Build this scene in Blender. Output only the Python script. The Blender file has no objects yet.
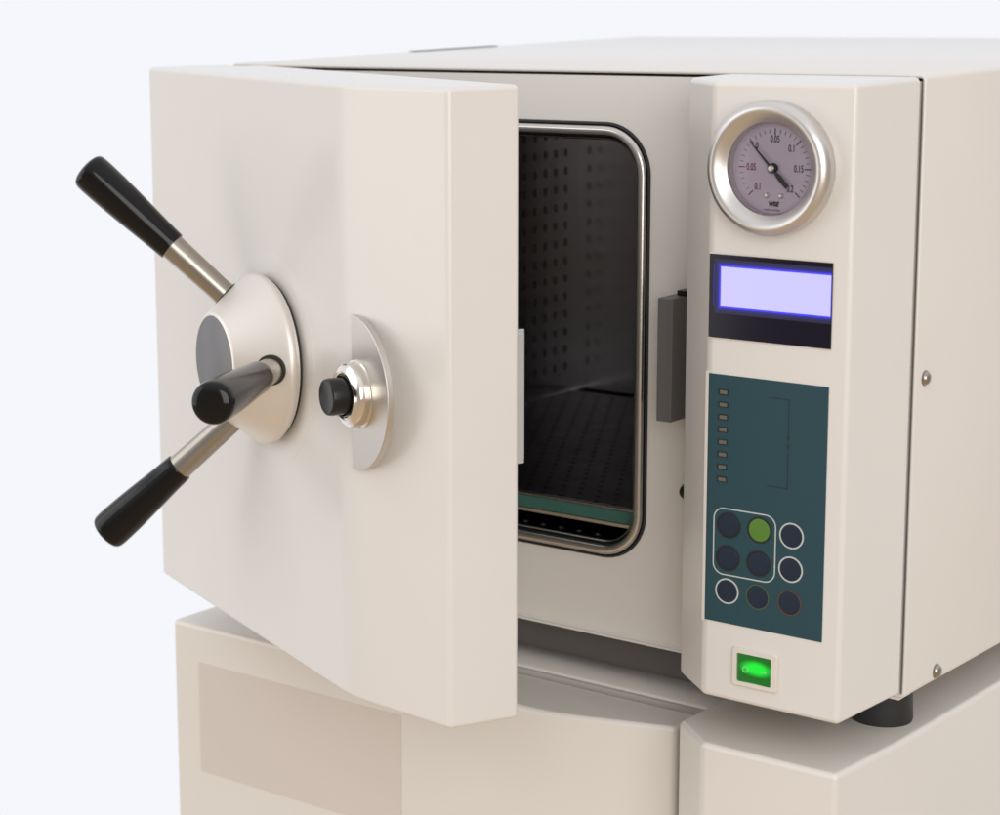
import bpy, bmesh, math, random
from math import radians, sin, cos, pi, sqrt
from mathutils import Vector, Matrix
from mathutils.geometry import tessellate_polygon

sc = bpy.context.scene
col = sc.collection

# ------------------------------------------------------------------ materials
def new_mat(name):
    m = bpy.data.materials.new(name); m.use_nodes = True
    nt = m.node_tree
    return m, nt, nt.nodes['Principled BSDF']

def finish(nt, p, scale, strength, dist=.0004):
    tc = nt.nodes.new('ShaderNodeTexCoord')
    n = nt.nodes.new('ShaderNodeTexNoise'); n.inputs['Scale'].default_value = scale; n.inputs['Detail'].default_value = 3
    nt.links.new(tc.outputs['Object'], n.inputs['Vector'])
    b = nt.nodes.new('ShaderNodeBump'); b.inputs['Strength'].default_value = strength; b.inputs['Distance'].default_value = dist
    nt.links.new(n.outputs['Fac'], b.inputs['Height']); nt.links.new(b.outputs['Normal'], p.inputs['Normal'])
    return tc, n

def paint(name, rgb, rough=.38, var=.03, bump=.12, scale=900, spec=.5):
    """powder coated sheet metal: faint orange peel, slightly uneven tone and gloss"""
    m, nt, p = new_mat(name)
    tc, n = finish(nt, p, scale, bump)
    n2 = nt.nodes.new('ShaderNodeTexNoise'); n2.inputs['Scale'].default_value = 7; n2.inputs['Detail'].default_value = 4
    nt.links.new(tc.outputs['Object'], n2.inputs['Vector'])
    r = nt.nodes.new('ShaderNodeMapRange'); r.inputs['To Min'].default_value = 1 - var; r.inputs['To Max'].default_value = 1 + var
    nt.links.new(n2.outputs['Fac'], r.inputs['Value'])
    mx = nt.nodes.new('ShaderNodeVectorMath'); mx.operation = 'SCALE'; mx.inputs[0].default_value = rgb
    nt.links.new(r.outputs['Result'], mx.inputs['Scale']); nt.links.new(mx.outputs['Vector'], p.inputs['Base Color'])
    rr = nt.nodes.new('ShaderNodeMapRange'); rr.inputs['To Min'].default_value = rough - .06; rr.inputs['To Max'].default_value = rough + .06
    nt.links.new(n2.outputs['Fac'], rr.inputs['Value']); nt.links.new(rr.outputs['Result'], p.inputs['Roughness'])
    p.inputs['Specular IOR Level'].default_value = spec
    p.inputs['Coat Weight'].default_value = .28; p.inputs['Coat Roughness'].default_value = .16
    return m

def metal(name, rgb, rough, bump=.05, scale=1500, metallic=1.0, aniso=0):
    m, nt, p = new_mat(name)
    p.inputs['Base Color'].default_value = (*rgb, 1); p.inputs['Metallic'].default_value = metallic
    p.inputs['Roughness'].default_value = rough
    tc, n = finish(nt, p, scale, bump, .0002)
    rr = nt.nodes.new('ShaderNodeMapRange'); rr.inputs['To Min'].default_value = max(.02, rough - .05); rr.inputs['To Max'].default_value = rough + .07
    n2 = nt.nodes.new('ShaderNodeTexNoise'); n2.inputs['Scale'].default_value = 40
    nt.links.new(tc.outputs['Object'], n2.inputs['Vector'])
    nt.links.new(n2.outputs['Fac'], rr.inputs['Value']); nt.links.new(rr.outputs['Result'], p.inputs['Roughness'])
    return m

def plain(name, rgb, rough=.5, spec=.5, bump=.04, scale=700):
    m, nt, p = new_mat(name)
    p.inputs['Base Color'].default_value = (*rgb, 1); p.inputs['Roughness'].default_value = rough
    p.inputs['Specular IOR Level'].default_value = spec
    finish(nt, p, scale, bump, .0002)
    return m

M = {}
M['paint'] = paint('cream_powder_coat', (.735, .705, .672), rough=.30)
M['paint_low'] = paint('cream_powder_coat_base_unit', (.735, .70, .655), rough=.32)
M['label'] = paint('beige_label', (.65, .585, .54), rough=.5)
M['black'] = plain('black_bakelite', (.005, .0042, .004), .12, .30, .02)
M['blackmat'] = plain('black_plastic', (.009, .0085, .008), .30, .35)
M['rubber'] = plain('black_rubber', (.02, .02, .021), .55)
M['gap'] = plain('dark_gap', (.035, .030, .025), .8)
M['rod'] = metal('satin_steel', (.40, .365, .32), .25)
M['hub'] = metal('satin_aluminium', (.78, .735, .68), .44, metallic=.6)
M['plate'] = metal('satin_plate', (.64, .60, .555), .38)
M['hubface'] = metal('grey_hub_plate', (.17, .165, .17), .42, metallic=.6)
M['silver'] = metal('silver_bezel', (.68, .65, .63), .36)
M['chrome'] = metal('nickel_ring', (.82, .78, .72), .14, bump=.15, scale=300)
M['striker'] = metal('bright_striker', (.86, .90, .98), .14, metallic=.85)
M['trim'] = metal('stainless_trim', (.60, .57, .54), .16)
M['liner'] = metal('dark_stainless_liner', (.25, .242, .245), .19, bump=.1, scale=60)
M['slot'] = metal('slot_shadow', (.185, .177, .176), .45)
M['gapblock'] = plain('brown_grey_gap_block', (.085, .076, .068), .6)  # dark colour of the block added to shade the gap
M['lip'] = metal('warm_steel_lip', (.86, .72, .55), .30)
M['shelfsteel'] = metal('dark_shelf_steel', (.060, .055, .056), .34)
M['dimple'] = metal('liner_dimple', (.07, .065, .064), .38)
M['latch'] = plain('grey_latch', (.125, .12, .118), .42)
M['teal'] = plain('teal_membrane', (.022, .064, .080), .42, .25, .03)
M['tealedge'] = plain('teal_glass_edge', (.045, .135, .110), .3)
M['ink'] = plain('membrane_ink', (.010, .018, .026), .5)
M['navy'] = plain('navy_key', (.014, .024, .044), .45, .25)
M['keyblack'] = plain('key_ring_black', (.008, .010, .012), .5)
M['keygreen'] = plain('green_key', (.085, .205, .022), .45)
M['keywhite'] = plain('key_ring_white', (.52, .54, .54), .5)
M['keyringgreen'] = plain('key_ring_olive', (.045, .085, .045), .5)
M['keyringred'] = plain('key_ring_rust', (.085, .045, .030), .5)
M['lens'] = plain('led_lens', (.12, .115, .09), .35)
M['window'] = plain('dark_display_window', (.006, .0045, .016), .10, .28, 0)
M['dial'] = plain('lilac_dial', (.52, .445, .55), .5, .3)
M['dialblack'] = plain('dial_black', (.012, .012, .014), .5)
M['dialred'] = plain('dial_red', (.17, .02, .025), .5)
M['white'] = plain('white_plastic', (.72, .67, .61), .35)

def emis(name, rgb, s, base=(.01, .01, .01)):
    m, nt, p = new_mat(name)
    p.inputs['Base Color'].default_value = (*base, 1)
    p.inputs['Emission Color'].default_value = (*rgb, 1); p.inputs['Emission Strength'].default_value = s
    p.inputs['Roughness'].default_value = .25
    return m, nt, p
M['lcd'], _, _ = emis('lit_lcd', (.63, .60, 1.0), .97)
M['lcdglow'], _, _ = emis('lcd_painted_glow_edge', (.05, .04, 1.0), 1.0)  # emissive blues that paint the glow round the screen
M['lcdhalo'], _, _ = emis('lcd_painted_glow', (.02, .015, .55), .62)
M['lcdhalo2'], _, _ = emis('lcd_painted_glow_weak', (.02, .014, .5), .24)
M['lcdhalo3'], _, _ = emis('lcd_painted_glow_faint', (.02, .013, .45), .08)
# rocker: green translucent cap over a lamp, brightest over the lamp itself
m, nt, p = emis('lit_green_rocker', (0, .8, .03), 1, (.004, .05, .01))
tc = nt.nodes.new('ShaderNodeTexCoord'); mp = nt.nodes.new('ShaderNodeMapping')
mp.inputs['Location'].default_value = (-.5807 * 88, 0, -.0336 * 190); mp.inputs['Scale'].default_value = (88, 0, 190)
ln = nt.nodes.new('ShaderNodeVectorMath'); ln.operation = 'LENGTH'
rp = nt.nodes.new('ShaderNodeMapRange'); rp.interpolation_type = 'SMOOTHSTEP'
rp.inputs['From Min'].default_value = .45; rp.inputs['From Max'].default_value = 1.35
rp.inputs['To Min'].default_value = 1.05; rp.inputs['To Max'].default_value = .13
nt.links.new(tc.outputs['Object'], mp.inputs['Vector']); nt.links.new(mp.outputs['Vector'], ln.inputs[0])
nt.links.new(ln.outputs['Value'], rp.inputs['Value']); nt.links.new(rp.outputs['Result'], p.inputs['Emission Strength'])
M['rocker'] = m
M['rockmark'], _, _ = emis('rocker_mark', (.22, .85, .25), .75)
# thin clear pane
m = bpy.data.materials.new('clear_pane'); m.use_nodes = True; nt = m.node_tree; nt.nodes.clear()
o_ = nt.nodes.new('ShaderNodeOutputMaterial'); mx = nt.nodes.new('ShaderNodeMixShader'); tr = nt.nodes.new('ShaderNodeBsdfTransparent')
gl = nt.nodes.new('ShaderNodeBsdfGlossy'); gl.inputs['Roughness'].default_value = .04; fr = nt.nodes.new('ShaderNodeFresnel'); fr.inputs['IOR'].default_value = 1.35
nt.links.new(fr.outputs[0], mx.inputs[0]); nt.links.new(tr.outputs[0], mx.inputs[1]); nt.links.new(gl.outputs[0], mx.inputs[2]); nt.links.new(mx.outputs[0], o_.inputs[0])
M['pane'] = m

# ------------------------------------------------------------------ builders
def thing(name, loc, label, cat, group=None):
    o = bpy.data.objects.new(name, None); col.objects.link(o)
    o.location = loc; o['label'] = label; o['category'] = cat
    o.empty_display_size = .05
    if group: o['group'] = group
    return o

def link(name, me, mats, parent, smooth=35, bevel=0, seg=3, limit=12, weight=False):
    if not isinstance(mats, (list, tuple)): mats = [mats]
    for mm in mats: me.materials.append(mm)
    o = bpy.data.objects.new(name, me); col.objects.link(o)
    if parent:
        o.parent = parent
        if parent.type == 'EMPTY': o.matrix_parent_inverse = Matrix.Translation(-parent.location)
    for f in me.polygons: f.use_smooth = True
    if bevel:
        b = o.modifiers.new('bevel', 'BEVEL'); b.width = bevel; b.segments = seg; b.harden_normals = True
        b.limit_method = 'WEIGHT' if weight else 'ANGLE'; b.angle_limit = radians(limit)
        b.use_clamp_overlap = True
        me.set_sharp_from_angle(angle=radians(75))
    else:
        me.set_sharp_from_angle(angle=radians(smooth))
    return o

def to_mesh(bm, name):
    bmesh.ops.recalc_face_normals(bm, faces=bm.faces[:])
    me = bpy.data.meshes.new(name); bm.to_mesh(me); bm.free(); return me

def add_box(bm, a, b, mi=0):
    vs = [bm.verts.new((x, y, z)) for x in (a[0], b[0]) for y in (a[1], b[1]) for z in (a[2], b[2])]
    for q in ((0, 1, 3, 2), (4, 6, 7, 5), (0, 4, 5, 1), (2, 3, 7, 6), (0, 2, 6, 4), (1, 5, 7, 3)):
        bm.faces.new([vs[i] for i in q]).material_index = mi

def box(name, a, b, mat, parent, bevel=.001, seg=2):
    bm = bmesh.new(); add_box(bm, a, b); return link(name, to_mesh(bm, name), mat, parent, bevel=bevel, seg=seg)

def prism_bm(pts, z0, z1, fn=None):
    """polygon in plan, extruded up"""
    bm = bmesh.new(); fn = fn or (lambda x, y, z: (x, y, z))
    lo = [bm.verts.new(fn(x, y, z0)) for x, y in pts]; hi = [bm.verts.new(fn(x, y, z1)) for x, y in pts]
    n = len(pts)
    bm.faces.new(lo[::-1]); bm.faces.new(hi)
    for i in range(n): bm.faces.new((lo[i], lo[(i + 1) % n], hi[(i + 1) % n], hi[i]))
    return bm

def frame_of(axis):
    a = Vector(axis).normalized(); t = Vector((0, 0, 1)) if abs(a.z) < .9 else Vector((1, 0, 0))
    e1 = t.cross(a).normalized(); return a, e1, a.cross(e1)

def add_lathe(bm, prof, org, axis, seg=48, mi=0):
    a, e1, e2 = frame_of(axis); org = Vector(org); rings = []
    for r, h in prof:
        if r < 1e-6: rings.append([bm.verts.new(org + a * h)])
        else: rings.append([bm.verts.new(org + a * h + (e1 * cos(2 * pi * k / seg) + e2 * sin(2 * pi * k / seg)) * r) for k in range(seg)])
    for A, B in zip(rings, rings[1:]):
        for k in range(seg):
            k2 = (k + 1) % seg
            q = [A[0] if len(A) == 1 else A[k]]
            if len(A) > 1: q.append(A[k2])
            q.append(B[0] if len(B) == 1 else B[k2])
            if len(B) > 1: q.append(B[k])
            if len(q) > 2: bm.faces.new(q).material_index = mi

def lathe(name, prof, org, axis, mat, parent, seg=64, smooth=35):
    bm = bmesh.new(); add_lathe(bm, prof, org, axis, seg); return link(name, to_mesh(bm, name), mat, parent, smooth)

def smoothprof(pts, n=6):
    """catmull-rom through (r,h) points"""
    P = [pts[0]] + list(pts) + [pts[-1]]; out = []
    for i in range(1, len(P) - 2):
        for k in range(n):
            t = k / n; q = []
            for c in range(2):
                a, b, d, e = P[i - 1][c], P[i][c], P[i + 1][c], P[i + 2][c]
                q.append(.5 * (2 * b + (d - a) * t + (2 * a - 5 * b + 4 * d - e) * t * t + (3 * b - a - 3 * d + e) * t ** 3))
            out.append((max(q[0], 0), q[1]))
    return out + [pts[-1]]

def rrect(x0, x1, z0, z1, r, n=10):
    """rounded rectangle, counter clockwise"""
    out = []
    for cx, cz, a0 in ((x1 - r, z0 + r, -90), (x1 - r, z1 - r, 0), (x0 + r, z1 - r, 90), (x0 + r, z0 + r, 180)):
        for k in range(n + 1):
            a = radians(a0 + 90 * k / n); out.append((cx + r * cos(a), cz + r * sin(a)))
    return out

def loft(bm, loops, closed_ring=False, mi=0, cap=False):
    L = [[bm.verts.new(p) for p in lp] for lp in loops]
    pairs = list(zip(L, L[1:])) + ([(L[-1], L[0])] if closed_ring else [])
    n = len(L[0])
    for A, B in pairs:
        for k in range(n): bm.faces.new((A[k], A[(k + 1) % n], B[(k + 1) % n], B[k])).material_index = mi
    if cap: bm.faces.new(L[-1]).material_index = mi
    return L

def annulus(bm, cx, cz, r0, r1, y, h, seg=40, mi=0):
    """flat ring facing -Y, h thick, y is its back"""
    add_lathe(bm, [(r0, 0), (r0, h), (r1, h), (r1, 0)], (cx, y, cz), (0, -1, 0), seg, mi)

def strip(bm, pts, w, y, h, mi=0, closed=False):
    """polyline of width w on a face towards -Y"""
    n = len(pts)
    for i in range(n if closed else n - 1):
        (ax, az), (bx, bz) = pts[i], pts[(i + 1) % n]
        d = Vector((bx - ax, bz - az)); d.normalize(); nn = Vector((-d.y, d.x)) * w / 2; e = d * w / 2 * (0 if closed else 1)
        q = [(ax - e.x + nn.x, az - e.y + nn.y), (ax - e.x - nn.x, az - e.y - nn.y), (bx + e.x - nn.x, bz + e.y - nn.y), (bx + e.x + nn.x, bz + e.y + nn.y)]
        f = [bm.verts.new((x, y - h, z)) for x, z in q]; g = [bm.verts.new((x, y, z)) for x, z in q]
        bm.faces.new(f).material_index = mi
        for k in range(4): bm.faces.new((f[k], f[(k + 1) % 4], g[(k + 1) % 4], g[k])).material_index = mi

def text_mesh(s, size, sx=1., shear=0, bold=0., space=1.):
    c = bpy.data.curves.new('lettering', 'FONT'); c.body = s; c.size = size; c.align_x = 'CENTER'; c.align_y = 'CENTER'
    c.shear = shear; c.offset = bold; c.space_character = space; c.resolution_u = 4
    o = bpy.data.objects.new('lettering', c); me = bpy.data.meshes.new_from_object(o)
    bpy.data.objects.remove(o); bpy.data.curves.remove(c)
    for v in me.vertices: v.co.x *= sx
    return me

def put_text(name, s, cx, cz, y, size, mat, parent, **k):
    me = text_mesh(s, size, **k)
    for v in me.vertices: v.co = Vector((cx + v.co.x, y, cz + v.co.y))
    return link(name, me, mat, parent)

# ------------------------------------------------------------------ measurements (metres)
W, H, D = .6485, .45, .66
P_ = .0936; DX = .00425; ZT, ZB = .4485, .0048
XL, XC, YL = .4989, .537, -.0618
FY = -P_                                  # front of control panel
HX, HY, TH = 0., .0126, .42723            # door hinge and opening angle
TD, TE, UB, WD = .0882, .0569, .3914, .4854
DZT, DZB = .449, -.0079
LZ = -.0398                               # top of lower unit
LCZ = -.0315                              # top of lower unit's right column
DU = Vector((cos(TH), -sin(TH), 0)); DW = Vector((-sin(TH), -cos(TH), 0)); HP = Vector((HX, HY, 0))
def dp(u, w, z): return HP + DU * u + DW * w + Vector((0, 0, z))

# ================================================================== the open vacuum oven
oven = thing('vacuum_oven', (W / 2, D / 2, LCZ), 'open cream vacuum oven with round gauge and lit display, standing on the closed unit', 'vacuum oven')

def cabinet_mesh(x0, x1, z0, z1, y0, y1, t, r):
    bm = bmesh.new()
    o = rrect(x0, x1, z0, z1, r, 6); i = rrect(x0 + t, x1 - t, z0 + t, z1 - t, max(r - t, .0008), 6)
    e = .0011
    o2 = rrect(x0 + e, x1 - e, z0 + e, z1 - e, r - e, 6); i2 = rrect(x0 + t - e, x1 - t + e, z0 + t - e, z1 - t + e, max(r - t + e, .0015), 6)
    L = lambda p, y: [(a, y, b) for a, b in p]
    loft(bm, [L(i, y1 - .02), L(i, y0 + e), L(i2, y0), L(o2, y0), L(o, y0 + e), L(o, y1 - e), L(o2, y1)], cap=True)
    return to_mesh(bm, 'cabinet')
cab = link('cabinet', cabinet_mesh(0, W, 0, H, 0, D, .0030, .0045), M['paint'], oven, smooth=50)
# domed screws in the right side of the cover
for y, z in ((.0145, .2352), (.0512, .0085)):
    lathe('screw', [(.0060, -.001), (.0058, .0005), (.0050, .0009), (.0046, .0022), (.0034, .0034), (.0015, .0040), (0, .0041)], (W, y, z), (1, 0, 0), M['rod'], cab, 24)
# feet
for x, y in ((.6135, .037), (.05, .06), (.6158, D - .06), (.05, D - .06)):
    zb = LCZ if x > .4 else LZ
    lathe('foot', [(0, 0), (.0222, 0), (.0228, .002), (.0215, -zb), (0, -zb)], (x, y, zb), (0, 0, 1), M['rubber'], oven, 40)
# added dark block, fills most of the gap to keep light out and darken it
add = bmesh.new(); add_box(add, (.078, .013, -.0305), (.586, D - .04, -.001)); link('gap_shade_block', to_mesh(add, 'gap_shade_block'), M['gapblock'], oven, bevel=.006)
# dark rubber rest strip along the far left edge of the top
box('edge_strip', (.004, .25, H + .0002), (.012, .385, H + .0009), M['latch'], cab, .0006)

# front frame with the rounded opening
OX0, OX1, OZ0, OZ1, OR = .062, .4292, .0638, .4096, .040
def ring_pts(inset, y): return [(a, y, b) for a, b in rrect(OX0 + inset, OX1 - inset, OZ0 + inset, OZ1 - inset, max(OR - inset, .004), 12)]
bm = bmesh.new()
fx0, fx1, fz0, fz1 = .0050, W - .0050, -.002, H - .0050
outer = [(fx0, 0, fz0), (fx1, 0, fz0), (fx1, 0, fz1), (fx0, 0, fz1)]
inner = ring_pts(0, 0)
vs = [bm.verts.new(Vector(p) + Vector((0, .0012, 0))) for p in outer + inner]
for t in tessellate_polygon([[Vector((p[0], p[2], 0)) for p in outer], [Vector((p[0], p[2], 0)) for p in inner]]):
    bm.faces.new([vs[i] for i in t])
def wall(loop, y):
    b = [bm.verts.new((v.co.x, y, v.co.z)) for v in loop]; n = len(loop)
    for k in range(n): bm.faces.new((loop[k], loop[(k + 1) % n], b[(k + 1) % n], b[k]))
wall(vs[:4], .02); wall(vs[4:], .012)
frame = link('front_frame', to_mesh(bm, 'front_frame'), M['paint'], oven, 30)
# black gasket, bright tube bead, inner lip
bm = bmesh.new(); loft(bm, [ring_pts(-.0002, .0010), ring_pts(.0002, .0000), ring_pts(.0016, -.0003), ring_pts(.0030, .004), ring_pts(.0135, .006)])
link('gasket', to_mesh(bm, 'gasket'), M['rubber'], frame, 40)
bm = bmesh.new(); lo = []
for k in range(12):
    a = 2 * pi * k / 12; lo.append(ring_pts(.0066 + .0042 * cos(a), .0005 - .0042 * sin(a)))
loft(bm, lo, closed_ring=True); link('bead', to_mesh(bm, 'bead'), M['trim'], frame, 60)
bm = bmesh.new(); lo = []
for k in range(8):
    a = 2 * pi * k / 8; lo.append(ring_pts(.0128 + .0011 * cos(a), .004 - .0022 * sin(a)))
loft(bm, lo, closed_ring=True); link('inner_lip', to_mesh(bm, 'inner_lip'), M['trim'], frame, 60)
# chamber: dark stainless liner with pierced side walls
CY1 = .434
bm = bmesh.new(); loft(bm, [ring_pts(.0135, .004), ring_pts(.0135, CY1)], cap=True)
cx0, cx1, cz0, cz1 = OX0 + .0135, OX1 - .0135, OZ0 + .0135, OZ1 - .0135
for xw, d in ((cx0 + .0004, 1), (cx1 - .0004, -1)):
    for j in range(22):
        for i in range(15):
            y, z = .035 + j * .018, .125 + i * .0182
            q = [(xw, y + .0026 * cos(a), z + .0046 * sin(a)) for a in [2 * pi * k / 8 for k in range(8)]]
            bm.faces.new([bm.verts.new(v) for v in q]).material_index = 1
for j in range(24):
    for i in range(17):
        x, y = .095 + i * .0175 + (j % 2) * .00875, .016 + j * .016
        if x < .405: add_lathe(bm, [(.0030, 0), (.0024, .0008), (.0010, .0012), (0, .0013)], (x, y, cz0), (0, 0, 1), 10, 2)
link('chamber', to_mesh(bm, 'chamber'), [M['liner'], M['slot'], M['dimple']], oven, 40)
# grey catch beside the opening and the stud below it
latch = box('latch_catch', (.4558, -.030, .188), (.4688, .001, .2824), M['latch'], frame, .0008)
box('catch_bolt', (.4620, -.013, .2826), (.4720, -.001, .2866), M['blackmat'], frame, .0006)
lathe('stud', [(.0062, 0), (.0066, .003), (.005, .0065), (.0022, .008), (0, .0083)], (.4672, .001, .129), (0, -1, 0), M['blackmat'], frame, 24)

# ---------------------------------------------------------------- door
def face_bend(n=7, d=.020):
    """soft bend where the door face turns back towards the free edge"""
    k = (TD - TE) / (WD - UB); out = []
    for i in range(n + 1):
        t = i / n; out.append((UB + d - 2 * d * t, TD - k * d * (1 - t) ** 2))
    return out
poly = [(0, .018), (.042, .018), (.052, 0), (WD, 0), (WD, TE)] + face_bend() + [(0, TD)]
bm = prism_bm(poly, DZB, DZT, lambda u, w, z: dp(u, w, z))
door = link('door', to_mesh(bm, 'door'), M['paint'], oven, bevel=.0036, seg=4)
HU, HZ = .2504, .2301
lathe('pressed_ring', [(0, -.002), (.085, -.002), (.084, .0001), (.079, .0003), (.0765, .0004), (.0735, .0003), (.070, .0002), (0, .0002)], dp(HU, TD, HZ), DW, M['paint'], door, 96, 60)
hub = lathe('handle_hub', [(0, 0), (.0640, 0), (.0640, .0032), (.0667, .0034), (.0672, .0042), (.0672, .0075), (.0664, .0092), (.0645, .0112), (.0400, .0432), (.0388, .0442), (.0374, .0445), (.0366, .0438)], dp(HU, .0915, HZ), DW, M['hub'], door, 96, 32)
lathe('hub_gap', [(0, 0), (.0625, 0), (.0625, .0065), (0, .0065)], dp(HU, TD + .0008, HZ), DW, M['gap'], door, 64)
lathe('hub_plate', [(.0372, -.002), (.0372, .0002), (.0366, .0006), (0, .0006)], dp(HU, .0915 + .0438, HZ), DW, M['hubface'], door, 64)
for ph, be, wo, gs in ((2.1537, .6408, .0690, .129), (4.2140, .7051, .0584, .138), (6.3045, .7084, .0641, .108)):
    ax = (DU * cos(ph) + Vector((0, 0, 1)) * sin(ph)) * cos(be) + DW * sin(be)
    og = dp(HU, wo, HZ)
    rodp = [(0, .052), (.0104, .052), (.0098, .080), (.0108, gs + .002), (0, gs + .002)]
    lathe('lever_rod', rodp, og, ax, M['rod'], door, 40)
    sk = (.0645 + .7656 * (.1027 - wo)) / (cos(be) + .7656 * sin(be))       # where the rod meets the cone
    lathe('lever_socket', [(.0100, sk - .003), (.0118, sk - .003), (.0118, sk + .0003), (.0100, sk + .0003)], og, ax, M['gap'], door, 40)
    g = smoothprof([(.0118, .1225), (.0122, .1235), (.0129, .140), (.0145, .168), (.0155, .190), (.0159, .207), (.0158, .2150), (.0150, .2188), (.0128, .2210), (.0080, .2226), (0, .2232)], 5)
    lathe('lever_grip', [(r, .2232 - (.2232 - h) * (.2232 - gs) / (.2232 - .1222) if h < .21 else h) for r, h in [(0, .1222), (.0114, .1222)] + g], og, ax, M['black'], door, 48, 60)
# half round lock plate flush with the face, button in a nickel ring
pu, pz, pr = .3975, .2272, .0572
arc = [(pu + pr * sin(radians(a)), pz - pr * cos(radians(a))) for a in [180 * k / 40 for k in range(41)]]
def uw_prism(pts, w0, w1):
    bm = bmesh.new()
    lo = [bm.verts.new(dp(u, w0, z)) for u, z in pts]; hi = [bm.verts.new(dp(u, w1, z)) for u, z in pts]; n = len(pts)
    bm.faces.new(lo); bm.faces.new(hi)
    for k in range(n): bm.faces.new((lo[k], lo[(k + 1) % n], hi[(k + 1) % n], hi[k]))
    return bm
plate = link('lock_plate', to_mesh(uw_prism(arc, TD - .0048, TD + .0005), 'lock_plate'), M['plate'], door, bevel=.0007, seg=2, limit=40)
arc2 = [(pu + .001 + (pr - .022) * sin(radians(a)), pz - (pr - .006) * cos(radians(a))) for a in [180 * k / 30 for k in range(31)]]
link('plate_support', to_mesh(uw_prism(arc2, TD - .030, TD - .0052), 'plate_support'), M['paint'], door, 30)
bo = dp(.4080, TD + .0005, .2275)
lathe('lock_ring', [(.0250, 0), (.0250, .0012), (.0236, .0016), (.0238, .0060), (.0230, .0095), (.0205, .0115), (.0175, .0125), (.0162, .0120), (.0155, .008), (.0155, .004), (0, .004)], bo, DW, M['chrome'], door, 64, 28)
lathe('lock_button', [(0, .003), (.0142, .003), (.0142, .0105), (.0135, .0110), (.0136, .0235), (.0130, .0253), (.0118, .0258), (.0105, .0254), (0, .0246)], bo, DW, M['blackmat'], door, 48, 28)
# bright striker on the inner face
bm = bmesh.new()
for a, b in (((.458, -.011, .1785), (.4735, .0005, .1810)), ((.458, -.011, .2735), (.4735, .0005, .2760)), ((.4712, -.0111, .1810), (.4735, .0005, .2735)), ((.458, -.0095, .1810), (.4600, .0005, .2735))):
    v0 = len(bm.verts); add_box(bm, a, b)
for v in bm.verts: v.co = dp(v.co.x, v.co.y, v.co.z)
link('striker', to_mesh(bm, 'striker'), M['striker'], door, bevel=.0006, seg=2)

# ---------------------------------------------------------------- control panel housing
PB = -.0052                               # back of the housing: leaves the dark joint to the cover
plan = [(XL, PB), (XL, YL), (XC, FY), (W - DX, FY), (W - .0008, PB)]
bm = prism_bm(plan, ZB, ZT)
panel = link('control_panel', to_mesh(bm, 'control_panel'), M['paint'], oven, bevel=.0040, seg=5)
box('panel_mount', (XL + .02, PB + .0005, .02), (W - .016, .004, .43), M['gap'], panel, .0005)

# gauge -----------------------------------------------------------
GX, GZ = .5852, .3903
bez = smoothprof([(.0450, -.001), (.0460, .002), (.0464, .006), (.0459, .0098), (.0442, .0128), (.0415, .0146), (.0385, .0142), (.0355, .0118), (.0330, .0090), (.0316, .0072), (.0310, .0055), (.0309, .0008)], 5)
gauge = lathe('pressure_gauge', bez, (GX, FY, GZ), (0, -1, 0), M['silver'], oven, 96, 60)
lathe('dial', [(.0312, .0005), (.0312, .0010), (0, .0010)], (GX, FY, GZ), (0, -1, 0), M['dial'], gauge, 64)
FYD = FY - .0012
def dialpt(a, r): return GX + .0006 + r * sin(radians(a)), GZ + r * cos(radians(a))
bk, rd = bmesh.new(), bmesh.new()
for k in range(-15, 16):
    a = k * 9; major = k % 5 == 0; b = rd if k <= -5 else bk
    if k == 0 and False: continue
    strip(b, [dialpt(a, .0264 if not major else .0268), dialpt(a, .0240 if not major else .0229)], .00072 if major else .00034, FYD, .0001)
link('scale_marks', to_mesh(bk, 'scale_marks'), M['dialblack'], gauge); link('vacuum_marks', to_mesh(rd, 'vacuum_marks'), M['dialred'], gauge)
for s, a, r, mt in (('0', -43, .0200, 'dialblack'), ('0.05', 0, .0196, 'dialblack'), ('0.1', 43, .0186, 'dialblack'), ('0.15', 90, .0182, 'dialblack'), ('0.2', 139, .0184, 'dialblack'), ('0.05', -90, .0176, 'dialred'), ('0.1', -137, .0180, 'dialred')):
    x, z = dialpt(a, r); put_text('numeral', s, x, z, FYD - .0001, .0069, M[mt], gauge, sx=.62, bold=.00008)
put_text('lettering', 'WISE', GX + .0004, GZ - .0246, FYD - .0001, .0044, M['dialblack'], gauge, sx=.78, shear=.25, bold=.00022)
put_text('lettering', 'MADE IN KOREA', GX - .0004, GZ - .0287, FYD - .0001, .0019, M['dialblack'], gauge, sx=.85)
for dx in (-.0048, .0060):
    lathe('dial_screw', [(.0018, 0), (.0018, .0006), (.0012, .0012), (0, .0014)], (GX + dx, FYD, GZ - .0188), (0, -1, 0), M['silver'], gauge, 20)
bm = bmesh.new(); a = radians(-43.5); d = Vector((sin(a), cos(a))); nn = Vector((d.y, -d.x))
pts = [d * .0246 + nn * .00025, d * .004 + nn * .00085, -d * .004 + nn * .0009, -d * .0075 + nn * .0017, -d * .0172 + nn * .00155, -d * .0172 - nn * .00155, -d * .0075 - nn * .0017, -d * .004 - nn * .0009, d * .004 - nn * .00085, d * .0246 - nn * .00025]
f0 = [bm.verts.new((GX + q.x, FY - .0036, GZ + q.y)) for q in pts]; f1 = [bm.verts.new((GX + q.x, FY - .0041, GZ + q.y)) for q in pts]
bm.faces.new(f0); bm.faces.new(f1)
for k in range(len(pts)): bm.faces.new((f0[k], f0[(k + 1) % len(pts)], f1[(k + 1) % len(pts)], f1[k]))
link('needle', to_mesh(bm, 'needle'), M['dialblack'], gauge)
lathe('needle_boss', [(.0034, .0010), (.0034, .0040), (.0030, .0046), (0, .0046)], (GX, FY, GZ), (0, -1, 0), M['dialblack'], gauge, 28)
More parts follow.
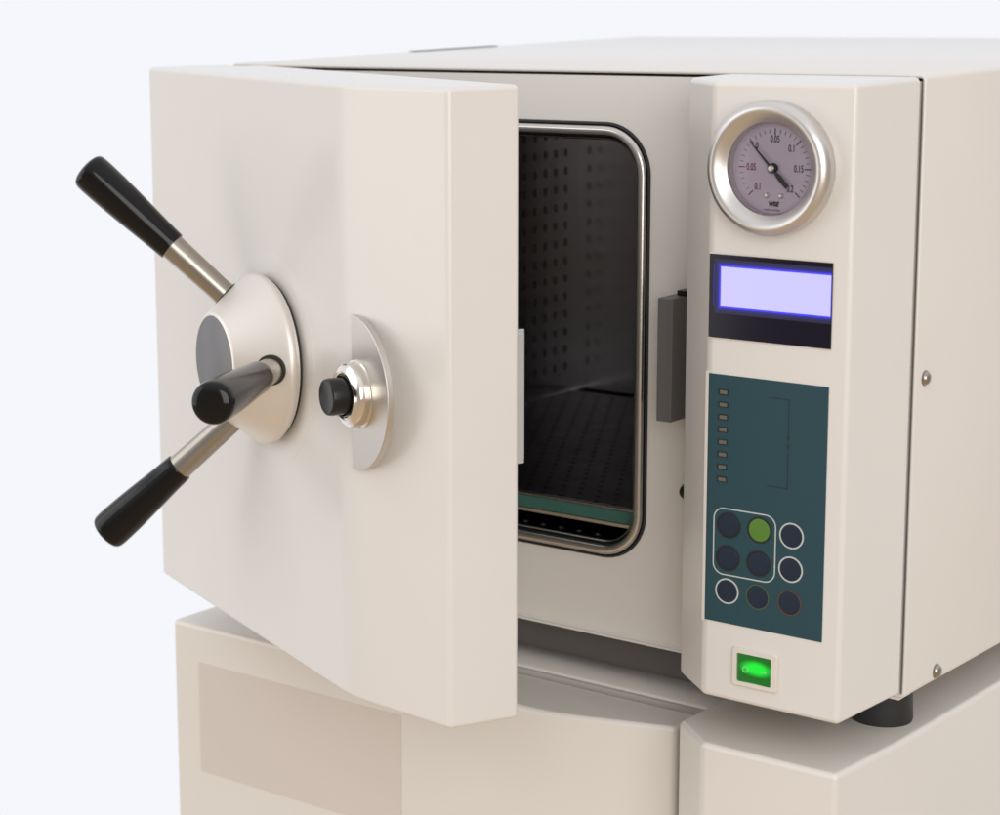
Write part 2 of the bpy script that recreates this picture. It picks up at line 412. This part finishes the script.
lathe('needle_cap', [(.0024, .0044), (.0024, .0054), (.0017, .0060), (0, .0061)], (GX, FY, GZ), (0, -1, 0), M['silver'], gauge, 28)
lathe('glass', [(.0318, .0078), (0, .0080)], (GX, FY, GZ), (0, -1, 0), M['pane'], gauge, 64)

# display -----------------------------------------------------------
wx0, wx1, wz0, wz1 = .5370, .6309, .2694, .3284
yd = FY - .0012
disp = box('display', (wx0, yd, wz0), (wx1, FY + .0035, wz1), M['window'], oven, .0004, 2)
box('display_rim', (wx0 - .0008, FY - .0003, wz0 - .0012), (wx1 + .0012, FY + .003, wz1 + .0012), M['white'], disp, .0003, 1)
lx0, lx1, lz0, lz1 = .5466, .6303, .2920, .3200
for nm, g, h, mt in (('painted_halo', .0052, .0001, 'lcdhalo3'), ('painted_halo', .0035, .00018, 'lcdhalo2'), ('painted_halo', .0021, .00026, 'lcdhalo'), ('painted_blue_strip', .0012, .00034, 'lcdglow'), ('lcd_screen', 0, .00045, 'lcd')):  # blue glow round the screen, put in as stepped emissive layers
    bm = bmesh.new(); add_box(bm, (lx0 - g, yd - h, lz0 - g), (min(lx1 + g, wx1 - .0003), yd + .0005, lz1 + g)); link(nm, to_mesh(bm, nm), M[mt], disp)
box('painted_blue_strip', (.5405, yd - .0002, .2925), (.5412, yd + .0005, .3215), M['lcdhalo'], disp, .0001, 1)  # blue reflection at the window's left side, put in as an emissive strip

# keypad -----------------------------------------------------------
KX0, KX1, KZ0, KZ1 = .5378, .6301, .0626, .2433
yk = FY - .0006
keypad = box('keypad', (KX0, yk, KZ0), (KX1, FY + .001, KZ1), M['teal'], oven, .0002, 1)
# pale mounting rim showing at the chamfer side
bm = bmesh.new(); q = [(.5330, FY + .0030), (.5350, FY - .0002), (.5376, FY - .0006), (.5376, FY + .003)]
bm = prism_bm(q, .0612, .2445); link('keypad_rim', to_mesh(bm, 'keypad_rim'), M['white'], keypad, bevel=.0004, seg=2)
bm = bmesh.new()
for i in range(8):
    z = .2309 - i * (.0630 / 7)
    bm2 = bmesh.new()
    add_box(bm2, (.5497 - .0039, yk - .0003, z - .0021), (.5497 + .0039, yk + .0002, z + .0021), 0)
    add_box(bm2, (.5497 - .0026, yk - .0005, z - .0013), (.5497 + .0032, yk + .0001, z + .0013), 1)
    link('indicator_light', to_mesh(bm2, 'indicator_light'), [M['keyblack'], M['lens']], keypad)
strip(bm, [(.5855, .2311), (.6009, .2311), (.6009, .2050)], .0006, yk, .00012)
strip(bm, [(.6009, .1930), (.6009, .1683), (.5850, .1683)], .0006, yk, .00012)
for z in (.2033, .1975):
    f = [bm.verts.new((.6009 + x, yk - .0001, z + q)) for x, q in ((-.0014, .0020), (.0014, .0020), (0, -.0022))]; bm.faces.new(f)
link('sequence_bracket', to_mesh(bm, 'sequence_bracket'), M['ink'], keypad)
bm = bmesh.new(); strip(bm, rrect(.5441, .5929, .0985, .1470, .008, 8), .0009, yk, .00015, closed=True)
link('key_group_border', to_mesh(bm, 'key_group_border'), M['keywhite'], keypad)
for (x, z), km, rm in zip(((.5559, .1350), (.5803, .1353), (.6053, .1351), (.5557, .1110), (.5801, .1110), (.6052, .1109), (.5557, .0866), (.5800, .0865), (.6050, .0866)),
                          ('navy', 'keygreen', 'navy', 'navy', 'navy', 'navy', 'navy', 'navy', 'navy'),
                          ('keyblack', 'keyblack', 'keywhite', 'keyblack', 'keyblack', 'keywhite', 'keywhite', 'keyringgreen', 'keyringred')):
    bm = bmesh.new()
    add_lathe(bm, [(.0084, 0), (.0080, .0005), (.005, .0007), (0, .0008)], (x, yk, z), (0, -1, 0), 36, 0)
    annulus(bm, x, z, .0083, .0094 if rm != 'keyblack' else .0096, yk, .0003, 40, 1)
    k = link('keypad_button', to_mesh(bm, 'keypad_button'), [M[km], M[rm]], keypad)
    if km == 'keygreen': k['label'] = 'green round key'

# power switch --------------------------------------------------------
bm = bmesh.new(); y0 = FY - .0022
so = rrect(.5618, .5967, .0188, .0468, .0016, 4); si = rrect(.5652, .5925, .0222, .0432, .0010, 4)
loft(bm, [[(a, FY + .001, b) for a, b in so], [(a, y0 + .0006, b) for a, b in so], [(a + (.5792 - a) * .02, y0, b + (.0328 - b) * .03) for a, b in so], [(a, y0, b) for a, b in si], [(a, FY + .0008, b) for a, b in si]])
sw = link('power_switch', to_mesh(bm, 'power_switch'), M['white'], oven, 40)
bm = bmesh.new()
prof = [(.5654, .0004), (.5658, .0012), (.5680, .0019), (.5788, .0009), (.5900, .0022), (.5919, .0016), (.5923, .0004)]
A = [bm.verts.new((x, FY - h, .0225)) for x, h in prof]; B = [bm.verts.new((x, FY - h, .0429)) for x, h in prof]
for k in range(len(prof) - 1): bm.faces.new((A[k], A[k + 1], B[k + 1], B[k]))
rk = link('rocker', to_mesh(bm, 'rocker'), M['rocker'], sw, 50)
bm = bmesh.new(); annulus(bm, .5722, .0318, .0017, .0024, FY - .0014, .0005, 28); strip(bm, [(.5852, .0322), (.5888, .0322)], .0008, FY - .0016, .0006)
link('rocker_symbol', to_mesh(bm, 'rocker_symbol'), M['rockmark'], sw)

# ================================================================== shelf inside the chamber
sh = thing('shelf', (.245, .2, .088), 'teal edged shelf lying across the bottom of the dark oven chamber', 'shelf')
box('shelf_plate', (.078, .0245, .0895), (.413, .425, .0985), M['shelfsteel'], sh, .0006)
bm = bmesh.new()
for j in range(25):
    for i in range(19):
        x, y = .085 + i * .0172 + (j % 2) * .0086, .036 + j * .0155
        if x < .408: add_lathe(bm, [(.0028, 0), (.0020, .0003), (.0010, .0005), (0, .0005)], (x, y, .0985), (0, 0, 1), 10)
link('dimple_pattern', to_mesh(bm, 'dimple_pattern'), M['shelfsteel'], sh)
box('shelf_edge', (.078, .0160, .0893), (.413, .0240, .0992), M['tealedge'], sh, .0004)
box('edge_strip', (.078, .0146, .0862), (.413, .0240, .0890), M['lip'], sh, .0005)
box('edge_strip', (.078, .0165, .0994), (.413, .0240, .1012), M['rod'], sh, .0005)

# ================================================================== the closed unit below
base = thing('vacuum_oven', (W / 2, D / 2, LZ - H), 'closed cream unit with a blank beige label on its door, under the open oven', 'vacuum oven')
low = link('cabinet', cabinet_mesh(-.0165, XL - .002, LZ - H, LZ, -.0025, D, .0036, .0045), M['paint_low'], base, smooth=50)
LB = LZ - H
link('front_frame', to_mesh(prism_bm([(-.012, .0016), (XL - .006, .0016), (XL - .006, .012), (-.012, .012)], LB + .004, LZ - .0042), 'front_frame'), M['paint_low'], base)
planl = [(XL, YL), (XC, FY), (W - DX, FY), (W, -.004), (W, D - .001), (XL, D - .001)]
link('side_housing', to_mesh(prism_bm(planl, LB, LCZ), 'side_housing'), M['paint_low'], base, bevel=.0042, seg=5)
def lp(u, w, z): return Vector((HX + u, HY - w, z))
bm = prism_bm([(-.0175, .0200), (WD, .0200), (WD, TE)] + face_bend() + [(-.0175, TD)], DZB - .4898, DZT - .4945, lp)
ld = link('door', to_mesh(bm, 'door'), M['paint_low'], base, bevel=.0040, seg=4)
fyl = HY - TD
box('label_plate', (.0132, fyl - .0004, -.1825), (.2440, fyl + .002, -.0797), M['label'], ld, .0002, 1)

# ================================================================== light
w = bpy.data.worlds.new('World'); sc.world = w; w.use_nodes = True
nt = w.node_tree; bgn = nt.nodes['Background']
tc = nt.nodes.new('ShaderNodeTexCoord')
sep = nt.nodes.new('ShaderNodeSeparateXYZ'); nt.links.new(tc.outputs['Generated'], sep.inputs[0])
dt = nt.nodes.new('ShaderNodeVectorMath'); dt.operation = 'DOT_PRODUCT'; dt.inputs[1].default_value = (-.60, .80, 0)
nt.links.new(tc.outputs['Generated'], dt.inputs[0])
fac = nt.nodes.new('ShaderNodeMapRange'); fac.interpolation_type = 'SMOOTHSTEP'; fac.inputs['From Min'].default_value = .15; fac.inputs['From Max'].default_value = .62
nt.links.new(dt.outputs['Value'], fac.inputs['Value'])
zr = nt.nodes.new('ShaderNodeMapRange'); zr.inputs['From Min'].default_value = -1; zr.inputs['From Max'].default_value = 1
nt.links.new(sep.outputs['Z'], zr.inputs['Value'])
rp = nt.nodes.new('ShaderNodeValToRGB'); e = rp.color_ramp.elements
e[0].position = 0; e[0].color = (.62, .45, .28, 1)
e[1].position = 1; e[1].color = (1.0, 1.0, 1.02, 1)
for ps, c in ((.30, (.52, .41, .29)), (.46, (.38, .335, .29)), (.60, (.37, .355, .34)), (.8, (.80, .80, .81))):
    k = e.new(ps); k.color = (*c, 1)
nt.links.new(zr.outputs['Result'], rp.inputs['Fac'])
mx = nt.nodes.new('ShaderNodeMix'); mx.data_type = 'RGBA'
nt.links.new(fac.outputs['Result'], mx.inputs['Factor']); nt.links.new(rp.outputs['Color'], mx.inputs['A']); mx.inputs['B'].default_value = (.913, .928, .973, 1)
nt.links.new(mx.outputs['Result'], bgn.inputs['Color'])

def area(name, loc, target, sx, sy, power, rgb):
    l = bpy.data.lights.new(name, 'AREA'); l.shape = 'RECTANGLE'; l.size = sx; l.size_y = sy; l.energy = power; l.color = rgb
    o = bpy.data.objects.new(name, l); col.objects.link(o); o.location = loc
    o.rotation_euler = (Vector(target) - Vector(loc)).to_track_quat('-Z', 'Y').to_euler()
    return o
area('window_light', (-2.3, -2.3, .85), (.2, -.1, .15), 3.1, 3.1, 46, (.97, .975, 1))
area('room_light', (2.9, -2.1, 1.0), (.4, 0, .15), 2.2, 2.2, 58, (1, .98, .96))

# ================================================================== camera
cd = bpy.data.cameras.new('camera'); cam = bpy.data.objects.new('camera', cd); col.objects.link(cam); sc.camera = cam
C = Vector((1.32097, -1.44132, .52895)); yaw, pit, rol = .73697, -.18472, -.02115
fw = Vector((-sin(yaw) * cos(pit), cos(yaw) * cos(pit), sin(pit))); rt = Vector((cos(yaw), sin(yaw), 0)); up = rt.cross(fw)
r2 = rt * cos(rol) + up * sin(rol); u2 = up * cos(rol) - rt * sin(rol)
cam.matrix_world = Matrix(((r2.x, u2.x, -fw.x, C.x), (r2.y, u2.y, -fw.y, C.y), (r2.z, u2.z, -fw.z, C.z), (0, 0, 0, 1)))
cd.sensor_fit = 'HORIZONTAL'; cd.sensor_width = 36; cd.lens = 2192.378 / 1000 * 36
cd.shift_x = (500 - 248.849) / 1000; cd.shift_y = (381.463 - 407.5) / 1000
cd.clip_start = .05; cd.clip_end = 100
cd.dof.use_dof = True; cd.dof.focus_distance = 1.60; cd.dof.aperture_fstop = 9
sc.view_settings.view_transform = 'Standard'; sc.view_settings.look = 'None'; sc.view_settings.exposure = 0; sc.view_settings.gamma = 1
sc.render.engine = 'CYCLES'; sc.cycles.use_denoising = True; sc.cycles.max_bounces = 10
